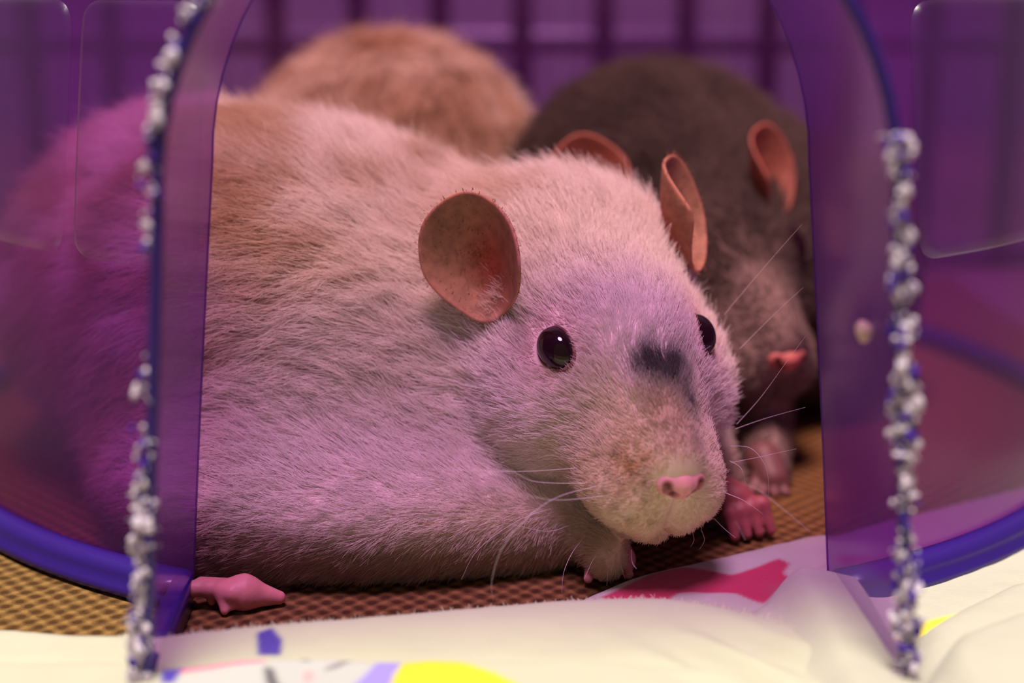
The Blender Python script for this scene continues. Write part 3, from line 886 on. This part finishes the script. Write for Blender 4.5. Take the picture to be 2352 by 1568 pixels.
make_fur('fur', B1, V1, F1, 330000, flow1, len1, colour1, skip1, weight1, 0.0045, lambda p: 0.30 + 0.26 * smooth(2.0, 4.2, H1.l(p)[:, 0]), rat1)
for e in EYE1: eye_parts(H1, B1, e, 0.30, rat1, lin(120, 70, 68))
nose_part(H1, rat1, lin(232, 168, 158), lin(104, 34, 32))
def earcol(rho, x, y):
    base = lin(156, 114, 90) * (0.9 + 0.25 * (1 - rho)); red = lin(168, 70, 56)
    t = math.exp(-(((x - 0.30) / 0.42) ** 2 + ((y + 0.15) / 0.55) ** 2)); d = base * (1 - 0.85 * t) + red * 0.85 * t
    rim = lin(190, 130, 110); q = max(0, rho - 0.9) * 5
    return d * (1 - q) + rim * q
ear_mesh('ear', P(1116, 742, 21.1), np.array([-0.20, 0.02, 0.95]), np.array([-0.14, -0.95, 0.15]), 1.95, 1.62, 1, earcol, rat1, cup=0.30, fold=0.55, seed=1)
ear_mesh('ear', P(1612, 625, 22.4), np.array([-0.24, 0.30, 0.92]), np.array([0.80, -0.55, 0.10]), 1.90, 1.25, -1, earcol, rat1, seed=2)
# fur brushing over the foot of the near ear
rg = np.random.default_rng(77); roots = []
while len(roots) < 420:
    t_ = rg.random(); px_, py_ = 1088 + 105 * t_ + rg.normal(0, 12), 748 - 95 * t_ + rg.normal(0, 10) + 12
    q_ = hit(B1, px_, py_)
    if q_ is not None and q_[1] < 23: roots.append(q_)
roots = np.array(roots); n_ = len(roots)
dr_ = unit(np.array([-0.50, -0.38, 0.80]) + rg.normal(0, 0.22, (n_, 3))); ln_ = rg.uniform(0.20, 0.46, n_)[:, None]
cv_ = rg.normal(0, 0.10, (n_, 3)) + np.array([-0.12, 0.10, -0.05])
s_ = np.linspace(0, 1, 5)[None, :, None]
pts_ = roots[:, None] + ln_[:, None] * (dr_[:, None] * s_ + cv_[:, None] * s_ ** 2)
tf = hair_obj('ear_tuft', pts_, np.linspace(0.0048, 0.0014, 5)[None].repeat(n_, 0), np.tile(lin(246, 234, 228), (n_, 1)), M_FUR, rat1); tf['kind'] = 'stuff'
# hind foot beside the doorway edge
fz = lambda px, py, z: G(px, py, z)
paw('hind_foot', [cap(G(640, 1372, .12), G(560, 1360, .24), .10, .24, .1), cap(G(560, 1360, .24), G(528, 1360, .26), .24, .20, .1)] +
    [cap(G(533, 1362, .30), G(510, 1358, .30), .13, .12, .06), cap(G(510, 1358, .30), G(516, 1402, .08), .11, .06, .05),
     cap(G(528, 1358, .28), G(483, 1352, .30), .12, .11, .06), cap(G(483, 1352, .30), G(486, 1380, .1), .10, .06, .05),
     cap(G(518, 1350, .28), G(438, 1352, .30), .12, .11, .06), cap(G(438, 1352, .30), G(440, 1366, .12), .10, .06, .05),
     cap(G(518, 1345, .28), G(463, 1340, .34), .11, .10, .06), cap(G(538, 1362, .28), G(531, 1392, .12), .10, .06, .05)], rat1, lin(206, 132, 134))
# far forepaw beyond the chin
C0 = P(1668, 1150, 22.3)
paw('forepaw', [cap(C0 + [-.3, .1, .15], C0 + [.12, -.1, .05], .34, .30, .1)] +
    [cap(C0 + [.10, -.15, .05 - .02 * i], C0 + [.52 - .17 * i, -.25 - .06 * i, .03 - .03 * i], .15, .13, .05) for i in range(4)] +
    [cap(C0 + [.52 - .17 * i, -.25 - .06 * i, .03 - .03 * i], C0 + [.66 - .20 * i, -.38 - .08 * i, -.36], .13, .08, .05) for i in range(4)], rat1, lin(160, 84, 90))
C1 = G(1402, 1290, 0.22)
paw('forepaw', [cap(C1 + [-.1, .3, .25], C1 + [.1, -.05, .05], .30, .27, .1)] +
    [cap(C1 + [.02 + .13 * i, -.1, .02], C1 + [.05 + .2 * i, -.38 + .05 * i, -.06], .12, .07, .05) for i in range(-2, 2)], rat1, lin(220, 146, 146))
def W(*a):
    r = hit(B1, a[0][0], a[0][1]); o = 0.0
    if r is not None and r[1] < 24: o = r[1] + 0.03 - a[0][2]
    return [P(x, y, d + o * (1 - 0.5 * i / len(a))) for i, (x, y, d) in enumerate(a)]
whiskers([
    W((1372, 1116, 19.2), (1262, 1150, 18.6), (1165, 1240, 18.2), (1130, 1330, 18.2), (1134, 1380, 18.3)),
    W((1330, 1074, 19.4), (1210, 1082, 19.0), (1080, 1080, 18.8), (880, 1072, 18.6)),
    W((1350, 1110, 19.3), (1230, 1106, 18.9), (1150, 1080, 18.6), (1020, 1140, 18.5), (960, 1200, 18.6)),
    W((1390, 1138, 19.2), (1280, 1148, 18.8), (1190, 1132, 18.4), (1120, 1110, 18.2)),
    W((1355, 1220, 19.4), (1320, 1260, 19.1), (1296, 1310, 18.9), (1290, 1360, 18.9)),
    W((1395, 1245, 19.4), (1365, 1280, 19.1), (1342, 1330, 19.0)),
    W((1408, 1255, 19.4), (1398, 1290, 19.2), (1394, 1345, 19.1)),
    W((1430, 1258, 19.3), (1425, 1290, 19.1), (1436, 1330, 19.0)),
    W((1450, 1262, 19.3), (1452, 1290, 19.1), (1462, 1306, 19.0)),
    W((1320, 1200, 19.5), (1260, 1220, 19.0), (1180, 1205, 18.7), (1130, 1195, 18.6)),
    W((1300, 1160, 19.5), (1200, 1190, 19.0), (1100, 1260, 18.8), (1060, 1330, 18.8)),
    W((1692, 974, 20.8), (1745, 915, 20.7), (1800, 840, 20.5), (1850, 772, 20.4)),
    W((1688, 985, 20.8), (1760, 960, 20.6), (1850, 935, 20.4)),
    W((1664, 722, 21.8), (1720, 655, 21.6), (1780, 585, 21.4), (1842, 515, 21.2)),
    W((1678, 1024, 20.6), (1726, 1030, 20.3), (1760, 1075, 20.2), (1766, 1140, 20.2)),
    W((1680, 1062, 20.5), (1740, 1050, 20.3), (1830, 1030, 20.0)),
    W((1676, 1058, 20.5), (1702, 1075, 20.3), (1712, 1110, 20.3)),
    W((1670, 1108, 20.4), (1730, 1118, 20.2), (1800, 1170, 20.0), (1860, 1220, 19.9)),
    W((1662, 1130, 20.3), (1710, 1150, 20.1), (1752, 1180, 20.0)),
    W((1658, 1160, 20.3), (1685, 1190, 20.1), (1712, 1240, 20.0)),
    W((1640, 1190, 20.2), (1665, 1215, 20.1), (1690, 1235, 20.0)),
    W((1610, 1215, 20.0), (1618, 1240, 19.9), (1606, 1262, 19.9)),
    W((1590, 1220, 20.0), (1594, 1240, 19.9), (1586, 1256, 19.9)),
    W((1010, 738, 21.4), (1030, 755, 21.2), (1056, 778, 21.0)),
    W((1700, 800, 21.5), (1780, 720, 21.3), (1845, 660, 21.1)),
], rat1)
tp = smooth_poly(np.array([(-7.6, 29.4, 1.0), (-8.3, 31.5, 0.45), (-7.6, 34.5, 0.35), (-5.9, 36.9, 0.32), (-4.2, 38.0, 0.30), (-2.5, 38.7, 0.28), (-0.4, 39.0, 0.25)]), 8)
v, f = tube(tp, np.linspace(0.55, 0.12, len(tp)), 10); mesh_obj('tail', v, f, M_PINK, rat1, cols=np.tile(lin(206, 140, 138), (len(v), 1)))

# ---- the cream rat resting behind it, turned away
rat2 = empty('cream_rat', 'beige and cream rat humped up behind the white rat, facing away', 'rat')
H2 = Head((-6.1, 36.6, 2.2), -127, 15, 0.9)
B2 = [ell((-2.75, 33.7, 3.6), (3.35, 3.4, 3.65)), ell((-3.3, 35.4, 2.9), (3.1, 2.6, 2.9), k=1.4)] + head_prims(H2)
def colour2(p):
    n1 = noise(p, 0.7, 131); n2 = noise(p, 1.7, 132)
    c = np.tile(lin(238, 218, 202), (len(p), 1))
    c = mixc(c, smooth(0.40, 0.65, 0.6 * n1 + 0.4 * n2) * 0.7, lin(208, 168, 134))
    return mixc(c, smooth(0.60, 0.8, n2) * 0.4, lin(176, 138, 114))
V2, F2, _ = body_mesh(B2, (-7.5, 29.6, -0.1), (1.6, 40, 7.6), 0.17, colour2, rat2)
make_fur('fur', B2, V2, F2, 60000, lambda p: np.tile(np.array([0.15, -0.75, -0.6]), (len(p), 1)), lambda p: np.full(len(p), 0.75), colour2, lambda p: p[:, 2] < 0.1,
         lambda p: 0.3 + smooth(37, 33, p[:, 1]), 0.010, lambda p: np.full(len(p), 0.5), rat2, K=4, seed=5)
for s in (-1, 1):
    eye_parts(H2, B2, H2.w(2.4, s * 1.15, 0.8), 0.28, rat2, lin(170, 110, 104))
    ear_mesh('ear', H2.w(3.9, s * 1.45, 0.8), H2.U + 0.5 * s * H2.R - 0.2 * H2.F, H2.F + 0.3 * s * H2.R, 1.8, 1.5, s, earcol, rat2, seed=4)
nose_part(H2, rat2, lin(236, 176, 166), lin(120, 40, 36))

# ---- the dark rat at the back
rat3 = empty('grey_rat', 'dark grey-brown rat crouching in shade behind the white rat', 'rat')
H3 = Head(P(1814, 822, 24.7), 21.5, 20, 1.0)
B3 = [ell((3.1, 31.4, 3.55), (3.25, 3.6, 3.3)), ell((3.6, 29.3, 2.6), (2.7, 2.6, 2.5), k=1.2)] + head_prims(H3) + \
     [cap((4.6, 27.6, 1.4), P(1770, 1090, 24.4), 0.85, 0.32, 0.5), ell((5.2, 30.5, 1.6), (2.2, 2.6, 1.6), k=0.8), ell((6.0, 30.6, 2.7), (2.4, 3.1, 2.6), k=1.0)]
EYE3 = [to_surface(B3, H3.w(2.40, s * 1.17, 0.80))[0] for s in (-1, 1)]
def colour3(p):
    n1 = noise(p, 0.9, 231); n2 = noise(p, 2.5, 232); l = H3.l(p)
    c = np.tile(lin(104, 90, 84), (len(p), 1))
    c = mixc(c, smooth(0.45, 0.7, 0.6 * n1 + 0.4 * n2) * 0.6, lin(72, 62, 60))
    pale = np.maximum(smooth(1.9, 0.9, l[:, 0]), smooth(2.6, 1.2, p[:, 2]) * smooth(29, 26.5, p[:, 1]))
    return mixc(c, pale * 0.55, lin(166, 146, 138))
V3, F3, _ = body_mesh(B3, (-0.6, 24.0, -0.1), (9.0, 35.4, 7.6), 0.14, colour3, rat3)
def flow3(p):
    w = smooth(3.2, 5.2, H3.l(p)[:, 0])[:, None]
    return unit(p - H3.w(-0.6, 0, 0)) * (1 - w) + np.array([-0.4, 0.8, -0.4]) * w
def skip3(p):
    m = (p[:, 2] < 0.1) | (np.linalg.norm(p - H3.w(0.05, 0, 0), axis=1) < 0.33)
    for e in EYE3: m |= np.linalg.norm(p - e, axis=1) < 0.42
    return m
make_fur('fur', B3, V3, F3, 80000, flow3, lambda p: 0.15 + 0.40 * smooth(0.8, 4.5, H3.l(p)[:, 0]), colour3, skip3, lambda p: 0.4 + smooth(32, 28, p[:, 1]), 0.0085,
          lambda p: np.full(len(p), 0.42), rat3, K=4, seed=6)
for e in EYE3: eye_parts(H3, B3, e, 0.42, rat3, lin(70, 54, 54))
nose_part(H3, rat3, lin(206, 120, 110), lin(90, 30, 30))
ear_mesh('ear', P(1372, 525, 26.6), np.array([-0.20, 0.2, 0.95]), np.array([0.25, -0.95, 0.1]), 1.75, 1.5, 1, lambda a, b, c: earcol(a, b, c) * np.array([.85, .62, .62]), rat3, seed=7)
ear_mesh('ear', P(1800, 505, 27.4), np.array([-0.22, 0.2, 0.95]), np.array([0.65, -0.75, 0.1]), 1.85, 1.35, -1, lambda a, b, c: earcol(a, b, c) * np.array([1, .72, .72]), rat3, seed=8)
C3 = P(1770, 1100, 24.3)
paw('forepaw', [cap(C3 + [-.1, .2, .3], C3 + [.0, -.1, .05], .32, .28, .1)] +
    [cap(C3 + [.12 * i, -.1, .02], C3 + [.2 * i, -.45 + .05 * abs(i), -.12], .13, .08, .05) for i in range(-2, 2)], rat3, lin(112, 74, 74))
tp = smooth_poly(np.array([(4.6, 34.6, 1.2), (5.6, 36.0, 0.45), (4.6, 37.3, 0.35), (2.2, 37.9, 0.30), (-0.6, 37.8, 0.26)]), 8)
v, f = tube(tp, np.linspace(0.5, 0.12, len(tp)), 10); mesh_obj('tail', v, f, M_PINK, rat3, cols=np.tile(lin(120, 84, 84), (len(v), 1)))
